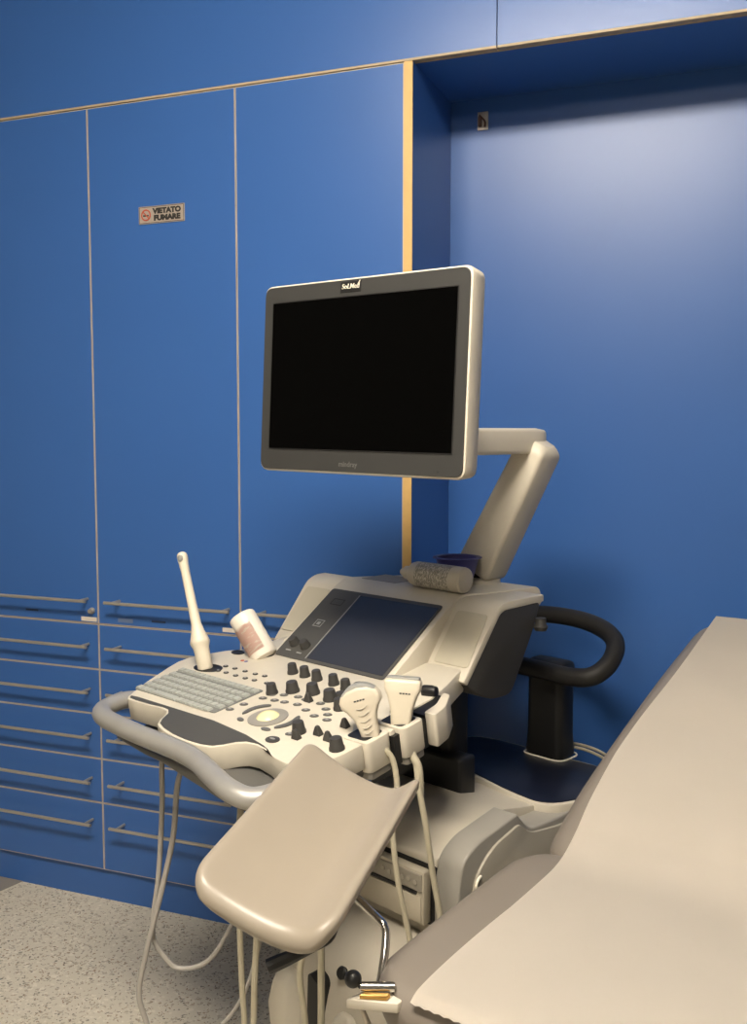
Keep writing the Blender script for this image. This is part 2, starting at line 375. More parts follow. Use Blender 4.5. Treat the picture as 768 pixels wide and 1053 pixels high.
# keyboard
kb = part('keyboard', prism(rounded([(-.322, -.106), (-.022, -.100), (-.020, .036), (-.322, .030)], .006, 3), -.002, .0022, .0008, 1, f=PP), KEYB, label='grey keyboard set into the cream console')
bm0 = box(-.0085, .0085, -.008, .008, 0, .0042); 
for v in bm0.verts:
    if v.co.z > .002: v.co.x *= .84; v.co.y *= .84
me_keys = {}
def key(u, v, wd):
    k_ = round(wd, 4)
    if k_ not in me_keys:
        bm = bm0.copy()
        for q in bm.verts: q.co.x *= wd / .017
        bmesh.ops.transform(bm, matrix=Matrix.Rotation(T, 4, 'X'), verts=bm.verts)
        bmesh.ops.recalc_face_normals(bm, faces=bm.faces)
        me = bpy.data.meshes.new('key'); bm.to_mesh(me); bm.free(); me.materials.append(KEYC); me_keys[k_] = me
    o = bpy.data.objects.new('key', me_keys[k_]); link(o, kb); o.location = SH @ PP(u, v, .0021)
for r in range(6):
    v = .0215 - r * .0228 - (.004 if r else 0)
    if r == 5:
        u = -.311
        for wd in (.020, .020, .020, .098, .020, .020, .020, .020, .020, .020):
            key(u + wd / 2 - .0085, v, wd - .0012); u += wd + .0004
    else:
        n = 15
        for c in range(n): key(-.3095 + c * .0196 + (r % 2) * .001, v, .0180)
# buttons, oval dark
def dome(u, v, ru, rv, m, h=.003, rot=0., name='button', parent=None):
    bm = lathe([(1, 0), (1, h * .6), (.85, h), (.5, h * 1.08)], 16, PMAT(u, v) @ Matrix.Rotation(rot, 4, 'Z') @ Matrix.Diagonal((ru, rv, 1, 1)))
    return part(name, bm, m, parent or con)
row1 = [(-.235, .094), (-.2, .095), (-.161, .095), (-.123, .095)]
row2 = [(-.227, .066), (-.198, .067), (-.16, .066), (-.124, .066), (-.093, .068), (-.091, .097), (-.051, .070)]
singles = [(.014, .03), (.041, .042), (.011, .007), (.045, .012), (.073, .016), (.079, .050), (.109, .021), (.148, .01), (.151, .049), (.187, -.002), (.184, .034), (.208, .016), (.226, -.003), (-.008, -.069), (-.001, -.036), (.208, -.087), (.105, .048)]
for u, v in row1 + row2: dome(u, v, .0078, .0058, DARKP, .002); 
for u, v in row1 + row2: dome(u, v, .0045, .0026, DIM, .0026, name='button_print')
for u, v in singles: dome(u, v, .0105, .0068, MIDGREY, .0022, rot=.3); dome(u, v, .0045, .0026, DIM, .0028, name='button_print')
dome(.197, -.122, .017, .013, DARKP, .003); part('button_print', lathe([(1, 0), (1, .0036)], 8, PMAT(.197, -.122) @ Matrix.Diagonal((.008, .003, 1, 1))), DIM, con)
dome(.058, -.092, .011, .006, MIDGREY, .003, -.2); dome(.146, -.097, .013, .006, MIDGREY, .003, .1)
def arcbutton(pts, wd):
    pa = spline(pts, 5); bm = bmesh.new(); L_, R_ = [], []
    for i, p in enumerate(pa):
        d = (pa[min(i + 1, len(pa) - 1)] - pa[max(i - 1, 0)]).normalized(); n = Vector((-d.y, d.x)); t_ = i / (len(pa) - 1); ww = wd * math.sqrt(max(.05, 1 - (2 * t_ - 1) ** 4)) / 2
        L_.append(p + n * ww); R_.append(p - n * ww)
    part('arc_button', prism([tuple(p) for p in L_ + R_[::-1]], -.001, .003, f=PP), MIDGREY, con)
arcbutton([(.040, -.072), (.038, -.045), (.047, -.025), (.062, -.012)], .012)
arcbutton([(.158, -.085), (.170, -.062), (.170, -.040), (.161, -.020)], .013)
# trackball
ring = part('trackball_ring', lathe([(.043, -.001), (.043, .0022), (.036, .004), (.031, .0035)], 32, PMAT(.104, -.056)), GREYP, con)
s = bmesh.new(); bmesh.ops.create_uvsphere(s, u_segments=24, v_segments=14, radius=.032)
bmesh.ops.transform(s, matrix=PMAT(.104, -.056, -.017), verts=s.verts)
part('trackball', s, BALLC, con, label='ivory trackball')
# knobs
def knob(M, r, h, parent, name='knob'):
    bm = lathe([(r * 1.12, 0), (r * 1.10, h * .2), (r, h * .3), (r * .86, h * .92), (r * .78, h), (r * .3, h * 1.01)], 18, M)
    return part(name, bm, DARKP, parent)
for u, v, r in ((-.043, .142, .0118), (-.001, .142, .0118), (.043, .139, .0118), (.098, .139, .0118), (.144, .132, .0118), (.187, .129, .0118), (.008, .036, .0125), (.043, .066, .0145), (.094, .080, .0145), (.155, .074, .0145), (.190, .074, .0140), (.210, .050, .0130), (.219, -.072, .0135), (.342, -.086, .0140)):
    knob(PMAT(u, v), r, .024, con)
for u, v in ((.118, .045), (.284, -.008), (.262, -.060), (.299, -.068), (.236, -.094)):
    bm = loft([[(sx * a, sy * b_, z) for sx, sy in ((-1, -1), (1, -1), (1, 1), (-1, 1))] for a, b_, z in ((.010, .007, 0), (.009, .006, .006), (.0045, .004, .017), (.003, .003, .020))])
    bmesh.ops.transform(bm, matrix=PMAT(u, v), verts=bm.verts)
    part('slider', bevel(bm, .0012, 1), DARKP, con)
for u, m_ in ((-.228, RED), (-.214, PURPLE)): dome(u, .140, .0055, .0045, m_, .0008, name='console_mark')

# --- grey grab handle in front
hp = [(-.306, -.085, .878), (-.318, -.140, .882), (-.300, -.200, .878), (-.250, -.229, .876), (-.16, -.240, .876), (-.06, -.243, .875), (.05, -.243, .874), (.13, -.252, .872), (.21, -.276, .870), (.285, -.296, .868), (.330, -.285, .862), (.352, -.245, .866), (.350, -.185, .872), (.340, -.120, .876)]
part('grab_handle', tube(hp, .0215, 14, 6, flat=.92), SILVER, label='worn silver grey grab handle')
part('console_hull', loft([[(u, v, .832) for u, v in ((-.24, -.19), (-.1, -.222), (.2, -.235), (.31, -.235), (.33, -.08), (-.27, -.08))], [(u, v, .80) for u, v in ((-.15, -.17), (.03, -.205), (.20, -.232), (.30, -.23), (.31, -.05), (-.18, -.05))], [(u, v, .775) for u, v in ((-.06, -.10), (.05, -.14), (.20, -.16), (.26, -.16), (.26, -.0), (-.08, -.0))]]), MIDGREY, label='dark grey hull under the console')
# cream inner walls of the handle openings / under-tray
part('handle_tray', prism([(-.285, -.13), (.335, -.13), (.325, -.25), (.20, -.235), (-.1, -.225), (-.24, -.205), (-.29, -.17)], .825, .838, .004), MIDGREY, label='dark grey tray under the grab handle')

# --- probe holders on the right
def holder(name, u0, u1, v0, v1, lid=.012, depth=.062):
    pts = rounded([(u0, v0), (u1, v0), (u1, v1), (u0, v1)], [.004, .014, .014, .004], 4)
    bm = prism(pts, -depth, .001, .003, 2, f=PP, ang=50)
    h = part(name, bm, CREAM)
    ins = rounded([(u0 + .004, v0 + .007), (u1 - lid, v0 + .007), (u1 - lid, v1 - .007), (u0 + .004, v1 - .007)], .010, 4)
    part('holder_well', prism(ins, .0005, .0018, f=PP), BLACKP, h, label='black opening')
    part('holder_base', prism(rounded([(u0 + .004, v0 + .004), (u1 - .004, v0 + .004), (u1 - .004, v1 - .002), (u0 + .004, v1 - .002)], .01, 3), -depth - .016, -depth, .004, 2, f=PP), GREYP, h, label='warm grey underside')
    return h
holder('probe_holder', .312, .380, -.044, .022)
holder('probe_holder', .324, .398, .038, .100)
h = part('probe_holder', prism(rounded([(.382, .116), (.412, .116), (.404, .160), (.372, .212), (.352, .212), (.378, .160)], .008, 4), -.066, .004, .003, 2, f=PP, ang=50), CREAM)
part('holder_well', prism([(.325, .118), (.384, .118), (.379, .160), (.353, .210), (.325, .210)], -.050, -.004, f=PP), BLACKP, h, label='black opening')
for v0, v1 in ((.022, .038), (.100, .116)):
    part('holder_slot', prism([(.322, v0), (.386, v0), (.386, v1), (.322, v1)], -.070, -.010, f=PP), BLACKP, con, label='black gap between two probe holders')
part('holder_knob', lathe([(.013, 0), (.013, .02), (.010, .03)], 14, align(PP(.315, .195, .006), (1, .2, .1))), BLACKP, con)

# --- touch display hood
prof = rounded([(.188, .935), (.205, .9525), (.432, 1.1055), (.462, 1.1185), (.690, 1.1185), (.705, 1.075), (.50, .99), (.36, .90), (.25, .885)], [.0, .0, .012, .02, .012, .02, .05, .05, .03], 4)
bm = prism(prof, -.198, .200, axis='x')
hood = part('display_hood', bevel(bm, .005, 2, 60), CREAM, label='cream hood carrying the touch display')
for v in hood.data.vertices:          # the back corner on the left is cut away towards the cupboards
    u, q = v.co.x + CU, v.co.y + CV
    if q > .5 and u < 0: v.co.x += (q - .5) * .75
    if q > .45 and u > 0: v.co.x += (q - .45) * .27
part('deck_mat', box(-.15, -.03, .478, .57, 1.1180, 1.1200, .0006, 1), GREYP, hood, label='grey inset on the deck')
L1 = .252
part('display_bezel', prism(rounded([(-.186, .002), (.185, .002), (.185, L1), (-.190, L1)], .010, 4), .0005, .003, .0008, 1, f=DP), PALM, hood, label='dark grey surround of the touch display')
part('touch_screen', prism([(-.074, .012), (.176, .012), (.179, L1 - .012), (-.078, L1 - .012)], .0025, .0036, f=DP), TOUCH, hood, label='blank dark touch screen')
part('silver_line', prism([(-.079, .010), (-.0765, .010), (-.080, L1 - .012), (-.0825, L1 - .012)], .0028, .004, f=DP), DIM, hood)
for u, s_ in ((-.150, .048), (-.109, .046)):
    knob(DMAT(u, s_, .003), .0125, .018, hood)
    part('knob_mark', prism([(u - .011, s_ - .026), (u + .006, s_ - .026), (u + .006, s_ - .022), (u - .011, s_ - .022)], .003, .0036, f=DP), DIM, hood)
def ringrect(u, s_, a, b_, t_, m, name):
    bm = bmesh.new()
    for q in ((u - a, u + a, s_ + b_ - t_, s_ + b_), (u - a, u + a, s_ - b_, s_ - b_ + t_), (u - a, u - a + t_, s_ - b_, s_ + b_), (u + a - t_, u + a, s_ - b_, s_ + b_)):
        merge(bm, prism([(q[0], q[2]), (q[1], q[2]), (q[1], q[3]), (q[0], q[3])], .003, .0036, f=DP))
    return part(name, bm, m, hood)
ringrect(-.134, .206, .020, .011, .0022, INK, 'emblem'); ringrect(-.133, .126, .014, .012, .0022, DIM, 'touch_mark')
part('emblem', prism([(-.147, .201), (-.121, .201), (-.121, .211), (-.147, .211)], .003, .0036, f=DP), INKG, hood)
part('touch_mark', prism([(-.139, .121), (-.128, .121), (-.128, .131), (-.139, .131)], .003, .0036, f=DP), DIM, hood)
# speakers at both sides
GRILLE = mat('speaker_cloth', (.50, .46, .36), .7, bump=.4, bscale=900)
def speaker(sg):
    vb = .615 if sg > 0 else .50
    x0, x1 = .192, .322
    side = [(.330, .945), (.452, 1.090), (.47, 1.096), (vb, 1.096), (vb - .03, 1.03), (.500, .893), (.43, .893), (.36, .92)]
    bm = prism(rounded(side, [.006, .0, .0, .015, .03, .02, .02, .03], 3), sg * (x0 + .004), sg * (x1 - .002), .010, 3, 'x', ang=50)
    h = part('speaker_box', bm, DARKP, label='dark grey speaker housing')
    fr = [(.318, .954), (.440, 1.102), (.47, 1.114), (vb + .01, 1.114), (vb + .01, 1.096), (.47, 1.094), (.452, 1.088), (.332, .943)]
    part('speaker_frame', prism(rounded(fr, [.006, .014, .014, .006, .004, .01, .008, .005], 3), sg * x0, sg * x1, .006, 2, 'x', ang=50), CREAM, h, label='cream frame around the speaker')
    a45 = math.atan2(1.102 - .954, .440 - .318)
    def SP(u, s_, hh): return Vector((u, .318 + s_ * math.cos(a45) - hh * math.sin(a45), .954 + s_ * math.sin(a45) + hh * math.cos(a45)))
    g = rounded([(sg * (x0 + .024), .034), (sg * (x1 - .006), .034), (sg * (x1 - .016), .172), (sg * (x0 + .024), .172)], .010, 4)
    part('speaker_grille', prism(g, -.001, .0022, .001, 1, f=SP), GRILLE, h, label='beige speaker grille')
speaker(1); speaker(-1)
part('hood_side', prism(rounded([(.20, .925), (.34, .945), (.50, 1.09), (.50, .99), (.36, .885), (.26, .875)], [.01, .02, .02, .03, .03, .03], 4), .18, .225, .012, 3, 'x', ang=50), CREAM, hood, label='cream cheek beside the speaker')
part('side_clip', lathe([(.014, 0), (.018, .010), (.014, .016), (.013, .030)], 16, align((.330, .60, 1.030), (0, 0, 1))), DARKP, label='dark cable hook')

# --- monitor arm
MB = wl(.155, .615, 0)
part('arm_base', lathe([(.052, 1.120), (.052, 1.134), (.046, 1.138)], 28, Matrix.Translation((.109, .65, -.006))), CREAM)
part('arm_pivot', lathe([(.030, 1.134), (.028, 1.175)], 18, Matrix.Translation((.109, .65, -.006))), BLACKP)
def beam(p0, p1, hw0, hw1, hd0, hd1, r=.012):
    p0, p1 = Vector(p0), Vector(p1); d = (p1 - p0).normalized()
    vdir = Vector((.0, 1, 0)); x = vdir.cross(d).normalized() if abs(d.y) < .9 else Vector((1, 0, 0)); y = d.cross(x)
    secs = []
    for t_, hw, hd in ((-.012, hw0 * .75, hd0 * .75), (0, hw0, hd0), (.04, hw0, hd0), (.95, hw1, hd1), (1.0, hw1 * .92, hd1 * .92), (1.02, hw1 * .65, hd1 * .65)):
        c = p0.lerp(p1, t_); secs.append([c + x * a * hw + y * b_ * hd for a, b_ in ((-1, -1), (1, -1), (1, 1), (-1, 1))])
    return bevel(loft(secs), r, 3, 35)
elbow = Vector((.315, .615, 1.455))
part('lower_arm', beam((.111, .65, 1.152), (.281, .665, 1.472), .053, .042, .045, .045), CREAM, label='slanted cream lower arm of the monitor')
part('arm_screw', lathe([(.012, 0), (.012, .006)], 14, align((.078, .606, 1.168), (0, -1, 0))), BLACKP)
part('elbow_joint', lathe([(.030, -.05), (.030, .03)], 18, Matrix.Translation((.244, .65, 1.46))), BLACKP)

# monitor: own axes
th = math.radians(38.9) - math.radians(21.22); MA = -th
Fh = Vector((-math.sin(math.radians(21.22)), math.cos(math.radians(21.22)), 0)); Rr = Vector((math.cos(math.radians(21.22)), math.sin(math.radians(21.22)), 0))
cw = Rr * -.0334 + Fh * 1.95 + Vector((0, 0, 1.6135))
MW = Matrix.Translation(cw) @ Matrix.Rotation(MA, 4, 'Z') @ Matrix.Rotation(math.radians(-2.5), 4, 'X') @ Matrix.Rotation(math.radians(.76), 4, 'Y')
ML = LW.inverted() @ MW                                                    # monitor frame -> machine-local (x right, y back, z up)
W2, H2 = .5312 / 2, .3912 / 2
def mpart(name, bm, m, parent=None, **k):
    bmesh.ops.transform(bm, matrix=ML, verts=bm.verts); return part(name, bm, m, parent, **k)
rr = lambda a, c, r, n=6: rounded([(-a, -c), (a, -c), (a, c), (-a, c)], r, n)
sec = lambda a, c, r, y: [Vector((p[0], y, p[1])) for p in rr(a, c, r)]
mon = mpart('monitor', loft([sec(W2 - .004, H2 - .004, .020, .000), sec(W2 - .0005, H2 - .0005, .022, .0025), sec(W2 + .001, H2 + .001, .023, .008), sec(W2 - .002, H2 - .002, .023, .044), sec(W2 - .008, H2 - .008, .022, .052), sec(W2 * .8, H2 * .75, .03, .060), sec(W2 * .45, H2 * .45, .03, .072)]), CREAM, label='cream monitor housing')
mpart('monitor_bezel', loft([sec(W2 - .0045, H2 - .0045, .019, -.0016), sec(W2 - .0035, H2 - .0035, .0195, -.0004), sec(W2 - .0035, H2 - .0035, .0195, .002)]), BEZEL, mon, label='flat dark grey monitor bezel')
S2, V2, SZ = .4722 / 2, .3055 / 2, .0048
mpart('screen', box(-S2, S2, -.0024, -.0012, SZ - V2, SZ + V2), SCREEN, mon, label='switched off black screen')
bm = bmesh.new()
for a in ((-S2 - .002, -S2, SZ - V2 - .002, SZ + V2 + .002), (S2, S2 + .002, SZ - V2 - .002, SZ + V2 + .002), (-S2, S2, SZ + V2, SZ + V2 + .002), (-S2, S2, SZ - V2 - .002, SZ - V2)): box(a[0], a[1], -.0026, -.0012, a[2], a[3], bm=bm)
mpart('screen_rim', bm, BLACKP, mon)
lx, lz = -.0225, SZ + V2 + .0205
mpart('logo_plate', box(lx - .027, lx + .027, -.0026, -.0014, lz - .0115, lz + .0105, .001, 1), BLACKP, mon, label='black logo plate')
text('logo_lettering', 'SoLMed', .0140, WHITE, SH @ ML @ Matrix.Translation((lx, -.0030, lz)) @ FRONT, mon, bold=.0001, shear=.2)
bm = tube([(lx + .019, -.003, lz + .002), (lx + .025, -.003, lz + .0105)], .0011, 6, 0); mpart('logo_tick', bm, WHITE, mon)
text('maker_lettering', 'mindray', .0150, mat('faint_grey_print', (.11, .11, .105), .5), SH @ ML @ Matrix.Translation((-.0135, -.0022, -H2 + .019)) @ FRONT, mon, bold=.0002)
mpart('indicator', lathe([(.002, 0), (.002, .0008)], 10, align((W2 - .058, -.0016, -H2 + .012), (0, -1, 0))), BLACKP, mon)
# link from the elbow to the monitor's back
back = ML @ Vector((-.02, .075, -.125))
e2 = Vector((.245, .650, 1.481)); back.z = 1.481
d = (back - e2).normalized(); sidev = Vector((0, 0, 1)).cross(d).normalized()
secs = []
for t_, hw, hh in ((-.10, .022, .020), (-.075, .034, .027), (0, .038, .031), (.9, .036, .031), (1.0, .034, .029)):
    c = e2.lerp(back, t_); secs.append([c + sidev * a * hw + Vector((0, 0, b_ * hh)) for a, b_ in ((-1, -1), (1, -1), (1, 1), (-1, 1))])
part('upper_arm', bevel(loft(secs), .010, 3, 35), CREAM, label='level cream upper arm behind the monitor')
part('monitor_mount', beam(Vector((back.x, back.y, 1.47)), Vector((back.x, back.y, 1.60)), .04, .04, .03, .03), CREAM)

# --- lift column and cart
part('lift_column', box(.140, .222, .40, .47, .70, .925, .015, 3), BLACKP, label='black lift column')
part('column_cover', box(-.02, .268, .375, .435, .62, .752, .008, 3), BLACKP, label='black box at the foot of the lift column')
U0, U1 = .085, .462
body_prof = rounded([(.140, .10), (.140, .500), (.150, .500), (.150, .612), (.138, .618), (.140, .634), (.19, .664), (.330, .685), (.43, .662), (.55, .640), (.80, .640), (.83, .60), (.83, .10)], [.0, 0, 0, 0, .004, .008, .05, .06, .05, .05, .03, .04, .0], 5)
cart = part('cart_body', bevel(prism(body_prof, U0, .400, axis='x'), .003, 2, 60), CREAM2, label='aged cream cart body')
# grey corner shell and side panel on the right
shell = rounded([(.132, .12), (.132, .585), (.146, .645), (.190, .671), (.329, .693), (.375, .646), (.50, .640), (.82, .648), (.82, .12)], [.0, .05, .02, .04, .004, .03, .05, .02, .0], 7)
part('side_shell', bevel(prism(shell, .398, U1, axis='x'), .005, 3, 60), GREYP, label='satin grey corner shell of the cart')
sidep = rounded([(.175, .14), (.175, .600), (.235, .650), (.330, .672), (.372, .640), (.50, .622), (.79, .630), (.79, .14)], [.0, .06, .06, .01, .03, .04, .03, .0], 6)
part('side_panel', bevel(prism(sidep, U1 - .006, U1 + .006, axis='x'), .003, 2, 60), mat('taupe_side_panel', (.31, .285, .235), .5), label='taupe side panel of the cart')
part('panel_latch', tube([(U1 + .008, .186, .578), (U1 + .009, .178, .588), (U1 + .009, .182, .600), (U1 + .008, .194, .605)], .003, 8, 5), WHITE, label='small white curved latch')
# printer bay recess: dark lining
part('printer_bay', box(.196, .398, .136, .152, .492, .620, .002, 1), BLACKP, cart, label='dark printer bay')
# rear tray and handle
tray = rounded([(.040, .60), (.165, .535), (.235, .515), (.330, .488), (.430, .475), (.475, .56), (.482, .66), (.470, .77), (.40, .800), (.06, .800), (-.02, .775), (-.02, .69)], [.05, .04, .04, .06, .06, .05, .05, .06, .04, .06, .06, .06], 5)
part('tray_rim', prism(tray, .622, .659, .004, 2), CREAM2, label='cream rim of the rear tray')
cx, cy = .255, .640
tin = [(cx + (x - cx) * .955, cy + (y - cy) * .935) for x, y in tray]
part('rear_tray', prism(tin, .650, .6615, .002, 2), TRAY, label='black rear tray')
part('handle_column', bevel(loft([[(.236 + a * hu, cv + b_ * hv, z) for a, b_ in ((-1, -1), (1, -1), (1, 1), (-1, 1))] for hu, hv, cv, z in ((.058, .040, .79, .655), (.053, .038, .79, .72), (.053, .036, .79, .86), (.060, .033, .79, .915))]), .018, 3, 30), BLACKP, label='black column of the rear handle')
part('column_ring', tube(rounded([(.19, .738), (.346, .738), (.346, .85), (.19, .85)], .03, 4) and [(x, y, .662) for x, y in rounded([(.174, .746), (.298, .746), (.298, .84), (.174, .84)], .03, 5)], .0025, 6, 0, closed=True), WHITE, label='pale trim around the column foot')
lp = [(.06, .745, .905), (.15, .735, .898), (.25, .733, .895), (.335, .733, .893), (.386, .748, .902), (.404, .795, .930), (.388, .85, .966), (.335, .885, .990), (.25, .90, 1.004), (.14, .90, 1.004), (.07, .87, .99), (.045, .80, .94)]
part('rear_handle', tube(lp, .0235, 14, 6, closed=True), mat('soft_black_grip', (.018, .017, .016), .55, spec=.35), label='black loop handle at the rear')
bm = tube([(.20, .83, .668), (.27, .862, .668), (.34, .85, .668), (.42, .80, .668), (.47, .72, .662), (.485, .64, .60), (.487, .62, .40)], .0042, 8, 6)
tube([(.20, .84, .676), (.28, .874, .674), (.36, .855, .672), (.44, .79, .668), (.484, .71, .655), (.490, .66, .60), (.492, .64, .40)], .0042, 8, 6, bm=bm)
part('mains_cable', bm, CABLE, label='pale mains cable looped behind the column')
# lower front of the cart
low = rounded([(-.05, .13), (-.06, .30), (-.035, .405), (.02, .452), (.150, .470), (.150, .13)], [.01, .05, .06, .05, 0, 0], 5)
part('front_skirt', bevel(prism(low, .105, .440, axis='x'), .014, 3, 60), CREAM2, cart, label='aged cream lower front of the cart')
for u, zt in ((.155, .385), (.330, .360)):
    bm = loft([[(u + x * hu, -.052 - q, z) for x, q in ((-1, 0), (-.65, d_), (.55, d_), (1, 0), (1, -.03), (-1, -.03))] for hu, d_, z in ((.030, .004, zt - .20), (.042, .024, zt - .15), (.046, .030, zt - .07), (.034, .022, zt - .02), (.014, .004, zt))])
    part('probe_hook', bevel(bm, .006, 2, 30), CREAM, cart, label='moulded cream connector cover')
part('skirt_recess', prism(rounded([(.225, .20), (.262, .20), (.270, .395), (.232, .415)], .012, 4), -.0640, -.030, axis='y'), BLACKP, cart, label='dark gap between the connector covers')
part('connector_port', lathe([(.012, 0), (.013, .006), (.010, .010)], 20, align((.300, -.030, .425), (-.1, -1, .5))), BLACKP, cart, label='round black port')
text('cart_lettering', 'mindray', .020, DIM, SH @ Matrix.Translation((.30, -.088, .255)) @ FRONT, cart)
part('base_plate', bevel(prism(rounded([(.02, -.12), (.52, -.12), (.53, .3), (.52, .82), (.02, .82), (.01, .3)], .05, 5), .075, .135), .012, 2, 50), NAVY, label='navy base of the cart')
for u in (.06, .48):
    for v in (-.06, .76):
        c = part('caster', lathe([(.050, -.020), (.056, -.014), (.056, .014), (.050, .020)], 24, align((u, v, .056), (1, 0, 0))), RUBBER, label='black caster wheel')
        part('caster_fork', box(u - .028, u + .028, v - .03, v + .03, .085, .105, .006, 2), MIDGREY, c)

# ------------------------------------------------------------------ thermal printer in its bay
pr = empty('thermal_printer', wl(.297, .14, .496), ANG); tag(pr, 'small cream thermal printer in the bay of the ultrasound cart', 'printer')
PM = Matrix.Translation((-.297, -.14, -.496))
pb = obj('printer_body', box(.206, .388, .112, .136, .500, .612, .004, 2), mat('putty_plastic', (.40, .36, .28), .5), pr, M=PM)
PUTTYB = mat('putty_button', (.33, .30, .245), .5)
obj('printer_panel', box(.210, .384, .109, .113, .570, .606, .0015, 1), mat('putty_panel', (.27, .245, .20), .5), pr, M=PM, label='darker strip of printer buttons')
obj('printer_display', box(.216, .250, .107, .1095, .580, .602, .001, 1), BLACKP, pr, M=PM)
for k in range(6): obj('printer_button', lathe([(.0055, 0), (.005, .002)], 10, align((.278 + k * .018, .1085, .591 - .003 * (k % 2)), (0, -1, 0))), PUTTYB, pr, M=PM)
obj('paper_slot', box(.225, .370, .108, .113, .563, .568), BLACKP, pr, M=PM, label='dark paper slot')
obj('printer_door', box(.212, .382, .1085, .113, .506, .560, .003, 2), mat('putty_door', (.43, .385, .30), .5), pr, M=PM)

# ------------------------------------------------------------------ probes and cables (things of their own, parked in the holders)
def thing_at(name, p, label, cat, group=None):
    return tag(empty(name, wl(*p), ANG), label, cat, group), Matrix.Translation(-Vector(p))
# long internal probe
p0 = Vector((-.272, .062, .926)); t, MM = thing_at('internal_probe', p0, 'long cream wand probe standing in the well left of the console', 'probe')
tip = Vector((-.385, .075, 1.203)); dv = tip - p0; Lp = dv.length
A = align(p0, dv)
k = Lp / .285
obj('probe_body', lathe([(.0165, 0), (.0185, .004), (.0185, .040), (.0195, .052 * k), (.0235, .062 * k), (.0245, .067 * k), (.0235, .071 * k), (.0165, .092 * k), (.0125, .110 * k), (.0115, .16 * k), (.0108, .235 * k), (.0120, .258 * k), (.0135, .268 * k), (.0135, .275 * k), (.012, .281 * k), (.007, .285 * k)], 22, MM @ A), mat('probe_ivory', (.68, .62, .50), .38), t)
obj('probe_window', lathe([(.0075, 0), (.0068, .0035), (.004, .005)], 14, MM @ align(p0 + dv * .955 + Vector((.006, -.010, 0)), (.35, -1, .15)), 1, 1.2), LENS, t, label='grey lens at the tip')
# curved array probe
p0 = Vector((.352, -.006, .922)); t, MM = thing_at('convex_probe', p0, 'wide fan shaped cream probe with a grey curved edge in the front holder', 'probe', 'probes parked in the right hand holders')
def fan(hs, yth, bmr=.006):
    L_ = [(-w_, z) for w_, z in hs]; R_ = [(w_, z) for w_, z in hs[::-1]]
    return L_ + R_
lean = Matrix.Translation(p0) @ Matrix.Rotation(math.radians(38), 4, 'Z') @ Matrix.Rotation(math.radians(-17), 4, 'Y') @ Matrix.Rotation(math.radians(-4), 4, 'X') @ Matrix.Scale(1.06, 4)
bodyp = [(-.0155, -.02), (-.0175, .010), (-.021, .030), (-.030, .046), (-.038, .055), (-.039, .066), (-.034, .077), (-.020, .086), (0, .089), (.020, .086), (.034, .077), (.039, .066), (.038, .055), (.030, .046), (.021, .030), (.0175, .010), (.0155, -.02)]
bm = prism(bodyp, -.016, .016, .007, 3, 'y', ang=60); obj('probe_body', bm, mat('probe_cream', (.62, .56, .45), .4), t, M=MM @ lean)
arc = [(.0405 * math.cos(a), .055 + .0385 * math.sin(a)) for a in [math.radians(25 + i * 10) for i in range(14)]]
arci = [(.030 * math.cos(a), .055 + .026 * math.sin(a)) for a in [math.radians(25 + i * 10) for i in range(14)]][::-1]
obj('probe_lens', bevel(prism(arc + arci, -.0135, .0135, axis='y'), .003, 2, 60), LENS, t, M=MM @ lean, label='grey curved lens')
for i, z in enumerate((.052, .040, .028, .016, .006)): obj('grip_ridge', tube([(-.010 + i * .0006, -.0165, z - .002), (0, -.0175, z - .004), (.011 - i * .0006, -.0165, z)], .0011, 6, 3), CREAM2, t, M=MM @ lean)
for k_ in range(4): obj('probe_print', box(-.0105 + k_ * .0054, -.0065 + k_ * .0054, -.0166, -.0158, .063, .0655), INKG, t, M=MM @ lean)
obj('probe_cable', tube([(.362, -.004, .905), (.388, .018, .872), (.402, .018, .80), (.404, .0, .762), (.420, -.001, .647), (.438, .016, .521), (.448, .02, .42)], .0058, 10, 6), CABLE, t, M=MM, label='beige cable')
# flat probe
p0 = Vector((.366, .068, .938)); t, MM = thing_at('linear_probe', p0, 'flat topped cream probe in the middle holder, right of the fan shaped one', 'probe', 'probes parked in the right hand holders')
lean = Matrix.Translation(p0) @ Matrix.Rotation(math.radians(34), 4, 'Z') @ Matrix.Rotation(math.radians(2), 4, 'Y') @ Matrix.Rotation(math.radians(-6), 4, 'X') @ Matrix.Scale(1.08, 4)
bodyp = [(-.017, -.02), (-.020, .015), (-.027, .040), (-.034, .054), (-.034, .072), (.034, .072), (.034, .054), (.027, .040), (.020, .015), (.017, -.02)]
obj('probe_body', bevel(prism(bodyp, -.017, .017, axis='y'), .006, 3, 25), mat('probe_cream_pale', (.66, .60, .48), .4), t, M=MM @ lean)
obj('probe_lens', box(-.031, .031, -.010, .010, .070, .0765, .003, 2), LENS, t, M=MM @ lean, label='grey flat lens')
for k_ in range(4): obj('probe_print', box(-.004 + k_ * .0054, k_ * .0054, -.0176, -.0168, .046, .0485), INKG, t, M=MM @ lean)
obj('cable_boot', tube([(.392, .070, .868), (.408, .072, .845), (.414, .072, .79)], lambda a: .0088 - .002 * a, 12, 5), CABLE, t, M=MM, label='pale strain relief')
obj('probe_cable', tube([(.372, .070, .91), (.400, .071, .86), (.414, .066, .81), (.426, .074, .732), (.436, .084, .633), (.447, .095, .54), (.452, .10, .42)], .0062, 10, 6), CABLE, t, M=MM, label='beige cable')
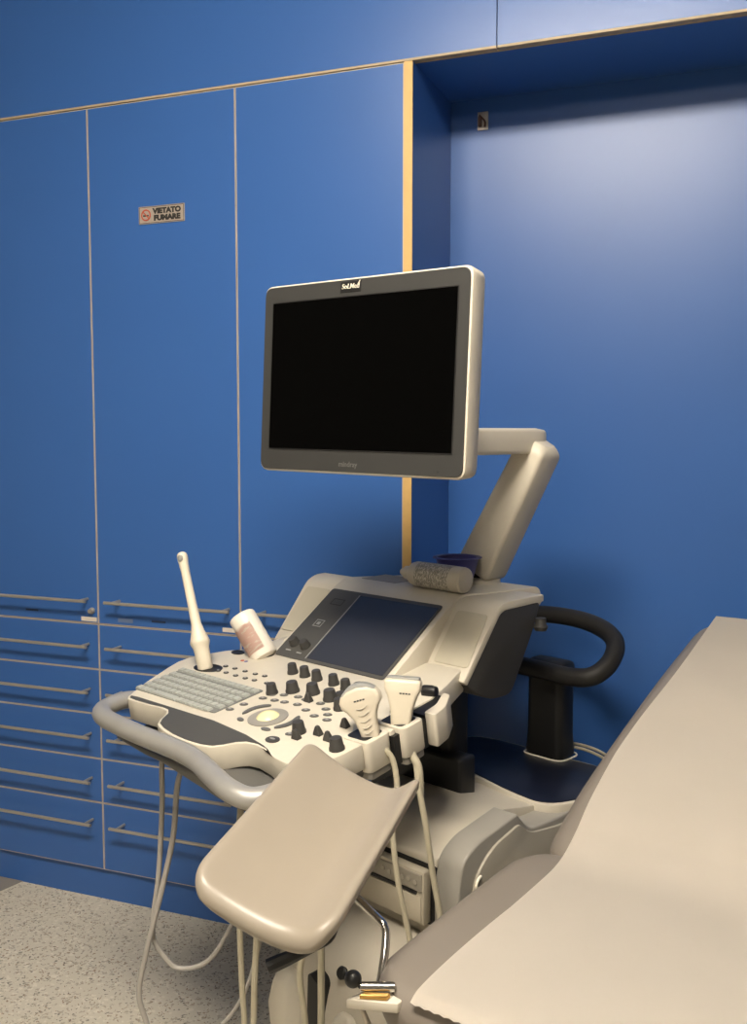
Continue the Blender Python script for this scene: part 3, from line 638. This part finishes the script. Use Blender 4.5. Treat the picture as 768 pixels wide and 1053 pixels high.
# loose hanging leads
LEADS = [
    ('hanging_lead', [(-.125, -.120, .815), (-.139, -.152, .801), (-.142, -.155, .68), (-.150, -.162, .525), (-.161, -.173, .395), (-.142, -.154, .335), (-.117, -.130, .31), (-.073, -.088, .328), (-.038, -.054, .402), (-.010, -.02, .50), (.03, .05, .62), (.10, .12, .70)], .0058, CABLEG, 'grey lead hanging in a loop under the left end of the console'),
    ('hanging_lead', [(-.085, -.100, .815), (-.098, -.140, .753), (-.109, -.150, .622), (-.130, -.171, .49), (-.154, -.194, .361), (-.167, -.207, .265), (-.156, -.196, .195), (-.143, -.183, .12), (-.12, -.16, .012)], .0062, CABLEG, 'grey lead dropping to the floor, leftmost of the hanging leads'),
    ('hanging_lead', [(.150, -.160, .815), (.160, -.178, .72), (.163, -.180, .573), (.162, -.181, .518), (.164, -.179, .413), (.166, -.177, .291), (.160, -.20, .12), (.13, -.24, .012)], .0062, CABLE, 'beige lead hanging straight below the near end of the pad, left of the pair'),
    ('hanging_lead', [(.190, -.150, .815), (.194, -.160, .70), (.194, -.164, .559), (.193, -.164, .507), (.190, -.168, .419), (.186, -.171, .298), (.188, -.20, .12), (.21, -.26, .012)], .0066, CABLE, 'beige lead hanging straight below the near end of the pad, right of the pair'),
    ('hanging_lead', [(.100, .05, .82), (.092, -.03, .55), (.085, -.047, .455), (.077, -.054, .434), (.055, -.075, .325), (.031, -.099, .259), (.008, -.121, .224), (-.023, -.151, .193), (-.08, -.20, .09), (-.13, -.24, .011)], .0048, CABLEG, 'thin grey lead slanting to the left behind the straight pair'),
    ('hanging_lead', [(.330, -.160, .815), (.352, -.185, .68), (.350, -.180, .568), (.344, -.185, .501), (.352, -.180, .418), (.362, -.180, .28), (.366, -.20, .10), (.35, -.25, .012)], .0060, CABLE, 'beige lead curving down behind the black lever'),
    ('hanging_lead', [(.350, -.120, .815), (.372, -.150, .70), (.374, -.158, .582), (.373, -.158, .501), (.372, -.158, .408), (.372, -.165, .25), (.375, -.19, .09), (.40, -.25, .012)], .0068, CABLE, 'thick beige lead hanging straight right of the black lever')]
for name, pts, r, m_, lab in LEADS:
    pts = [wl(*p) for p in pts]; o0 = pts[0].copy()
    o = obj(name, tube([p - o0 for p in pts], r, 10, 7), m_); o.location = o0; tag(o, lab, 'cable', 'leads hanging under the console')

# ------------------------------------------------------------------ gel bottles and bowl
WB = mat('bottle_white', (.76, .71, .62), .4)
p0 = Vector((-.205, .190, .952)); t, MM = thing_at('gel_bottle', p0, 'white gel bottle with a pink label, standing cap down and tilted in the console well', 'bottle')
dv = Vector((-.080, -.016, .104)); A = align(p0, dv); hB = .118
obj('bottle_body', lathe([(.022, -.010), (.032, -.004), (.0345, .004), (.0345, hB - .008), (.033, hB - .003), (.029, hB), (.026, hB - .002), (.01, hB - .003)], 32, MM @ A), WB, t)
lab = bmesh.new(); n = 18; cdir = (LW @ A).to_3x3().inverted() @ (Vector((0, 0, 1.5)) - LW @ p0); aC = math.atan2(cdir.y, cdir.x)
a0, a1 = aC - math.radians(95), aC + math.radians(18)
ca, cb = [], []
for i in range(n + 1):
    a = a0 + (a1 - a0) * i / n
    ca.append(lab.verts.new((.0349 * math.cos(a), .0349 * math.sin(a), .012))); cb.append(lab.verts.new((.0349 * math.cos(a), .0349 * math.sin(a), .086)))
for i in range(n): lab.faces.new((ca[i], ca[i + 1], cb[i + 1], cb[i]))
bmesh.ops.solidify(lab, geom=lab.faces[:], thickness=.0004)
bmesh.ops.recalc_face_normals(lab, faces=lab.faces)
me = bpy.data.meshes.new('bottle_label'); lab.to_mesh(me); lab.free(); me.materials.append(LABP)
o = link(bpy.data.objects.new('bottle_label', me), t); o.matrix_local = MM @ A; o['label'] = 'pink printed label'
# lying bottle
p0 = Vector((.206, .470, 1.1512)); axis = Vector((-.180, .006, 0)); t, MM = thing_at('gel_bottle', p0, 'cream gel bottle with grey printing lying on the deck above the touch display', 'bottle')
A = align(p0, axis, (0, 1, 0)); r = .0315
obj('bottle_body', lathe([(.020, 0), (.027, .0008), (r - .001, .004), (r, .009), (r, .158), (r - .003, .168), (.018, .178), (.015, .180)], 32, MM @ A), CREAM2, t)
obj('bottle_cap', lathe([(.0165, .178), (.0165, .196), (.010, .200), (.008, .212), (.003, .213)], 20, MM @ A), CREAM2, t, label='cream nozzle cap')
o = obj('bottle_label', lathe([(r + .0003, .034), (r + .0004, .142)], 32), LABG, t, label='grey label covered in fine print'); o.matrix_local = MM @ A
# bowl
p0 = Vector((.118, .545, 1.1187)); t, MM = thing_at('plastic_bowl', p0, 'violet plastic bowl on the deck behind the lying bottle', 'bowl')
obj('bowl_body', lathe([(.033, 0), (.035, .002), (.053, .070), (.055, .074), (.0515, .074), (.033, .006), (.01, .004)], 32, MM @ Matrix.Translation(p0)), PURPLE, t)
obj('bowl_rim', tube([p0 + Vector((.0555 * math.cos(a * PI / 16), .0555 * math.sin(a * PI / 16), .074)) for a in range(32)], .0062, 8, 0, closed=True, flat=.35), PURPLE, t, M=MM)

# ------------------------------------------------------------------ examination chair
AZ = math.radians(-14); CH = Vector((-.424, 1.457, 0)); chair = empty('examination_chair', tuple(CH + Vector((.30, 0, 0))), AZ)
tag(chair, 'taupe upholstered examination couch with a raised backrest under a paper cover', 'examination couch')
RC = Matrix.Rotation(AZ, 4, 'Z')
def cw_(s_, a, z): return RC @ Vector((s_, a, z)) + CH                                 # couch frame (s right, a along, z up) -> world
CM = (Matrix.Translation(chair.location) @ RC).inverted() @ Matrix.Translation(CH) @ RC
def cpart(name, bm, m, parent=None, **k): return obj(name, bm, m, parent or chair, M=CM, **k)
WID = .60
def cushion(prof_pts, th, x0, x1, re, corner):
    """slab following the side profile (list of (a, z) of its top), with rounded edges"""
    n = len(prof_pts); P_ = [Vector(p) for p in prof_pts]; bm = bmesh.new(); secs = []
    Ls = [0]
    for a, b_ in zip(P_, P_[1:]): Ls.append(Ls[-1] + (b_ - a).length)
    tot = Ls[-1]
    # cross-section ring
    def ring(half, tk, e):
        pts = []
        for cxs, czs, a0_ in ((half - e, tk / 2 - e, 0), (-half + e, tk / 2 - e, 90), (-half + e, -tk / 2 + e, 180), (half - e, -tk / 2 + e, 270)):
            for q in range(6):
                an = math.radians(a0_ + q * 18); pts.append((cxs + e * math.cos(an), czs + e * math.sin(an)))
        return pts
    half = (x1 - x0) / 2; cx_ = (x0 + x1) / 2
    for i, p in enumerate(P_):
        d_ = (P_[min(i + 1, n - 1)] - P_[max(i - 1, 0)]).normalized(); nrm = Vector((-d_.y, d_.x))
        s0 = min(Ls[i], tot - Ls[i])
        q = max(0., corner - s0); ins = corner - math.sqrt(max(0, corner ** 2 - q ** 2))
        q2 = max(0., re - s0); ins2 = re - math.sqrt(max(0, re ** 2 - q2 ** 2))
        e = max(.004, min(re, th / 2 - ins2 - .002)); tk = th - 2 * ins2 * .85
        e = min(e, tk / 2 - .001)
        c = p - nrm * th / 2
        secs.append([Vector((cx_ + a, c.x + nrm.x * b_, c.y + nrm.y * b_)) for a, b_ in ring(half - ins - (0), tk, e)])
    return loft(secs)
def resample(pts, n, ends=.0):
    P_ = spline([(*p, 0) for p in pts], 24); L_ = [0]
    for a, b_ in zip(P_, P_[1:]): L_.append(L_[-1] + (b_ - a).length)
    tot = L_[-1]; out = []; j = 0
    ts = [.5 - .5 * math.cos(PI * (i / (n - 1))) for i in range(n)]
    for t_ in ts:
        s_ = t_ * tot
        while j < len(L_) - 2 and L_[j + 1] < s_: j += 1
        f_ = (s_ - L_[j]) / max(1e-9, L_[j + 1] - L_[j]); q = P_[j].lerp(P_[j + 1], min(1, f_)); out.append((q.x, q.y))
    return out
seat_prof = resample([(-.284, .750), (-.22, .757), (-.1, .760), (.1, .760), (.262, .758)], 34)
cpart('seat_cushion', cushion(seat_prof, .082, -.005, WID, .040, .100), TAUPE, label='taupe leatherette seat cushion', sharp=60)
bk = resample([(.215, .748), (.30, .792), (.42, .840), (.62, .900), (.85, .962), (1.16, 1.032)], 40)
cpart('backrest_cushion', cushion(bk, .095, .032, WID - .02, .046, .07), TAUPE, label='taupe leatherette backrest cushion', sharp=60)
cpart('seat_frame', box(.06, WID - .06, -.20, .26, .630, .676, .006, 2), MIDGREY, label='grey steel seat frame')
bm = prism(rounded([(.25, .64), (.25, .68), (1.08, .925), (1.10, .885)], .01, 2), .10, WID - .08, .004, 1, 'x')
cpart('back_frame', bm, MIDGREY, label='grey steel backrest frame')
cpart('side_rail', box(.030, .042, -.24, .24, .645, .675, .003, 2), STEEL, label='steel accessory rail')
for a in (-.2, .0, .2): cpart('rail_bracket', box(.040, .075, a - .015, a + .015, .650, .670, .002, 1), MIDGREY)
cpart('hinge_cover', tube([(.036, .262, .690), (.030, .258, .70), (.029, .268, .716), (.034, .285, .724)], .006, 8, 4), WHITE, label='white hinge cover')
cpart('pedestal', bevel(loft([[(.33 + a * hw, .16 + b_ * hl, z) for a, b_ in ((-1, -1), (1, -1), (1, 1), (-1, 1))] for hw, hl, z in ((.15, .22, .10), (.13, .18, .35), (.15, .16, .632))]), .03, 3, 20), GREYP, label='warm grey pedestal')
cpart('foot_plate', box(.10, .56, -.22, .60, 0, .10, .03, 3), GREYP, label='warm grey floor plate')
# paper cover: one sheet over seat and backrest
ps = spline([(-.281, .7500, 0), (-.270, .7555, 0), (-.255, .7590, 0), (-.20, .7625, 0), (-.1, .7645, 0), (.08, .7645, 0), (.19, .767, 0), (.27, .790, 0), (.36, .828, 0), (.62, .906, 0), (.85, .968, 0), (1.165, 1.039, 0)], 9)
bm = bmesh.new(); rows = []
NX = 60
for i, p in enumerate(ps):
    row = []
    le = .098 - .022 * min(1, max(0, (p.x - .0) / .5)) + .004 * math.sin(p.x * 9)
    for k in range(NX + 1):
        f_ = k / NX; s_ = le + (WID - .06 - le) * f_
        z = p.y + .0012 * math.sin(s_ * 23 + p.x * 7) * math.sin(p.x * 13 + 1) + .0014
        row.append(bm.verts.new((s_, p.x, z - (.0022 if i == 0 and k % 2 else 0))))
    rows.append(row)
for a, b_ in zip(rows, rows[1:]):
    for k in range(NX): bm.faces.new((a[k], a[k + 1], b_[k + 1], b_[k]))
bmesh.ops.solidify(bm, geom=bm.faces[:], thickness=.0008)
PO = cw_(.30, -.1, .765)
o = obj('paper_sheet', bm, PAPER, M=Matrix.Translation(-PO) @ Matrix.Translation(CH) @ RC, sharp=60); o.location = PO
tag(o, 'cream paper sheet laid along the examination couch', 'paper sheet')

# ------------------------------------------------------------------ leg support pad clamped to the couch rail
PB = Vector((-.458, 1.20, .735)); leg = empty('leg_support', PB); tag(leg, 'beige padded leg support on a bent chrome bar, in front of the console', 'leg support')
LMt = Matrix.Translation(-PB)
def lpart(name, bm, m, **k): return obj(name, bm, m, leg, M=LMt, **k)
def padmesh():
    near = Vector((-.591, 1.090, .853)); far = Vector((-.578, 1.455, .932)); ax = (far - near); Lg = ax.length; ax.normalize()
    sx = Vector((.985, .155, 0)); sx = (sx - ax * sx.dot(ax)).normalized(); up = sx.cross(ax)
    hw0, hw1 = .109, .101
    N = 36; K = 18; secs = []
    xm = .42
    for i in range(N):
        t_ = .5 - .5 * math.cos(PI * i / (N - 1)); s_ = t_ * Lg
        hw = hw0 + (hw1 - hw0) * t_
        cn = .055; q = max(0, cn - s_); ins = (cn - math.sqrt(max(0, cn * cn - q * q))) * .62
        cf = .022; q = max(0, cf - (Lg - s_)); ins = max(ins, (cf - math.sqrt(max(0, cf * cf - q * q))) * .8)
        re = .022; q2 = max(0, re - min(s_, Lg - s_)); sq = max(.06, math.sqrt(max(0, 1 - (q2 / re) ** 2)))
        hw -= ins
        c = near + ax * s_
        drop = 0
        hl, hr = .056 + .012 * t_, .026 + .016 * t_; th_ = .038
        rw = hw / (hw0 + (hw1 - hw0) * t_)
        def base(x):
            x = x * rw; return hl * ((xm - x) / (1 + xm)) ** 1.7 if x < xm else hr * ((x - xm) / (1 - xm)) ** 2
        def top(x):
            z = base(x)
            a_ = abs(x); lip = max(0, (a_ - .84) / .16)
            return z - .016 * lip ** 2.4
        ring = []
        for k in range(K + 1):
            x = -math.cos(PI * k / K); ring.append((x, top(x), 1))
        for k in range(K + 1):
            x = math.cos(PI * k / K) * .99
            z0 = base(x)
            lip = max(0, (abs(x) - .75) / .25)
            ring.append((x, z0 - th_ + .012 * lip ** 2, -1))
        out = []
        for x, z, sd in ring:
            z0 = base(x) - th_ * .5
            out.append(c + sx * x * hw + up * (z0 + (z - z0) * sq - drop))
        secs.append(out)
    bm = loft(secs, cap=False); bm.verts.ensure_lookup_table(); n = len(secs[0])
    for base in (0, (N - 1) * n):
        for k in range(K): bm.faces.new([bm.verts[base + q] for q in (k, k + 1, n - 2 - k, n - 1 - k)])
    return bm, near, ax, sx, up, Lg
bm, near, ax, sx, up, Lg = padmesh()
lpart('pad', bm, LEATH, sub=1, sharp=80, label='beige leatherette trough pad')
mid_ = near + ax * .16 - up * .040
bm = tube([near + ax * .10 - up * .040, near + ax * .26 - up * .040], .022, 12, 0, flat=.5); lpart('pad_bracket', bm, BLACKP, label='black bracket under the pad')
lpart('support_bar', tube([near + ax * .22 - up * .044, (-.5783, 1.3095, .8328), (-.5539, 1.2975, .8256), (-.5365, 1.2935, .8153), (-.4843, 1.2709, .7954), (-.4743, 1.2662, .7878), (-.4699, 1.2604, .7785), (-.4672, 1.2453, .7548), (-.4665, 1.2242, .7204)], .0062, 12, 5), CHROME, label='bent chrome bar')
lpart('lever', tube([near + ax * .12 - up * .046 + sx * .055, (-.508, 1.150, .828), (-.534, 1.136, .811), (-.583, 1.113, .788)], lambda a: .0105 - .004 * math.sin(PI * min(1, a * 1.1)), 10, 5), BLACKP, label='black locking lever')
bm = bmesh.new(); bmesh.ops.create_uvsphere(bm, u_segments=20, v_segments=12, radius=.0118); bmesh.ops.translate(bm, vec=(-.482, 1.165, .764), verts=bm.verts)
tube([(-.482, 1.165, .764), (-.468, 1.172, .748)], .004, 8, 0, bm=bm); lpart('ball_knob', bm, BLACKP, label='black ball knob')
lpart('clamp_block', bevel(prism([(-.487, 1.152), (-.468, 1.186), (-.410, 1.196), (-.418, 1.166)], .728, .742), .002, 2), CREAM, label='cream clamp block')
lpart('clamp_strip', prism([(-.470, 1.157), (-.466, 1.167), (-.432, 1.176), (-.434, 1.166)], .7425, .749, .001, 1), BRASS, label='brass coloured strip')
lpart('clamp_sleeve', tube([(-.474, 1.170, .752), (-.430, 1.186, .752)], .0068, 12, 0), CHROME, label='chrome sleeve')
lpart('clamp_strut', tube([(-.476, 1.168, .732), (-.460, 1.173, .690), (-.452, 1.176, .640)], .0045, 10, 4), STEEL, label='steel strut')
lpart('clamp_jaw', box(-.432, -.395, 1.180, 1.215, .668, .728, .004, 2), MIDGREY, label='grey clamp jaw')
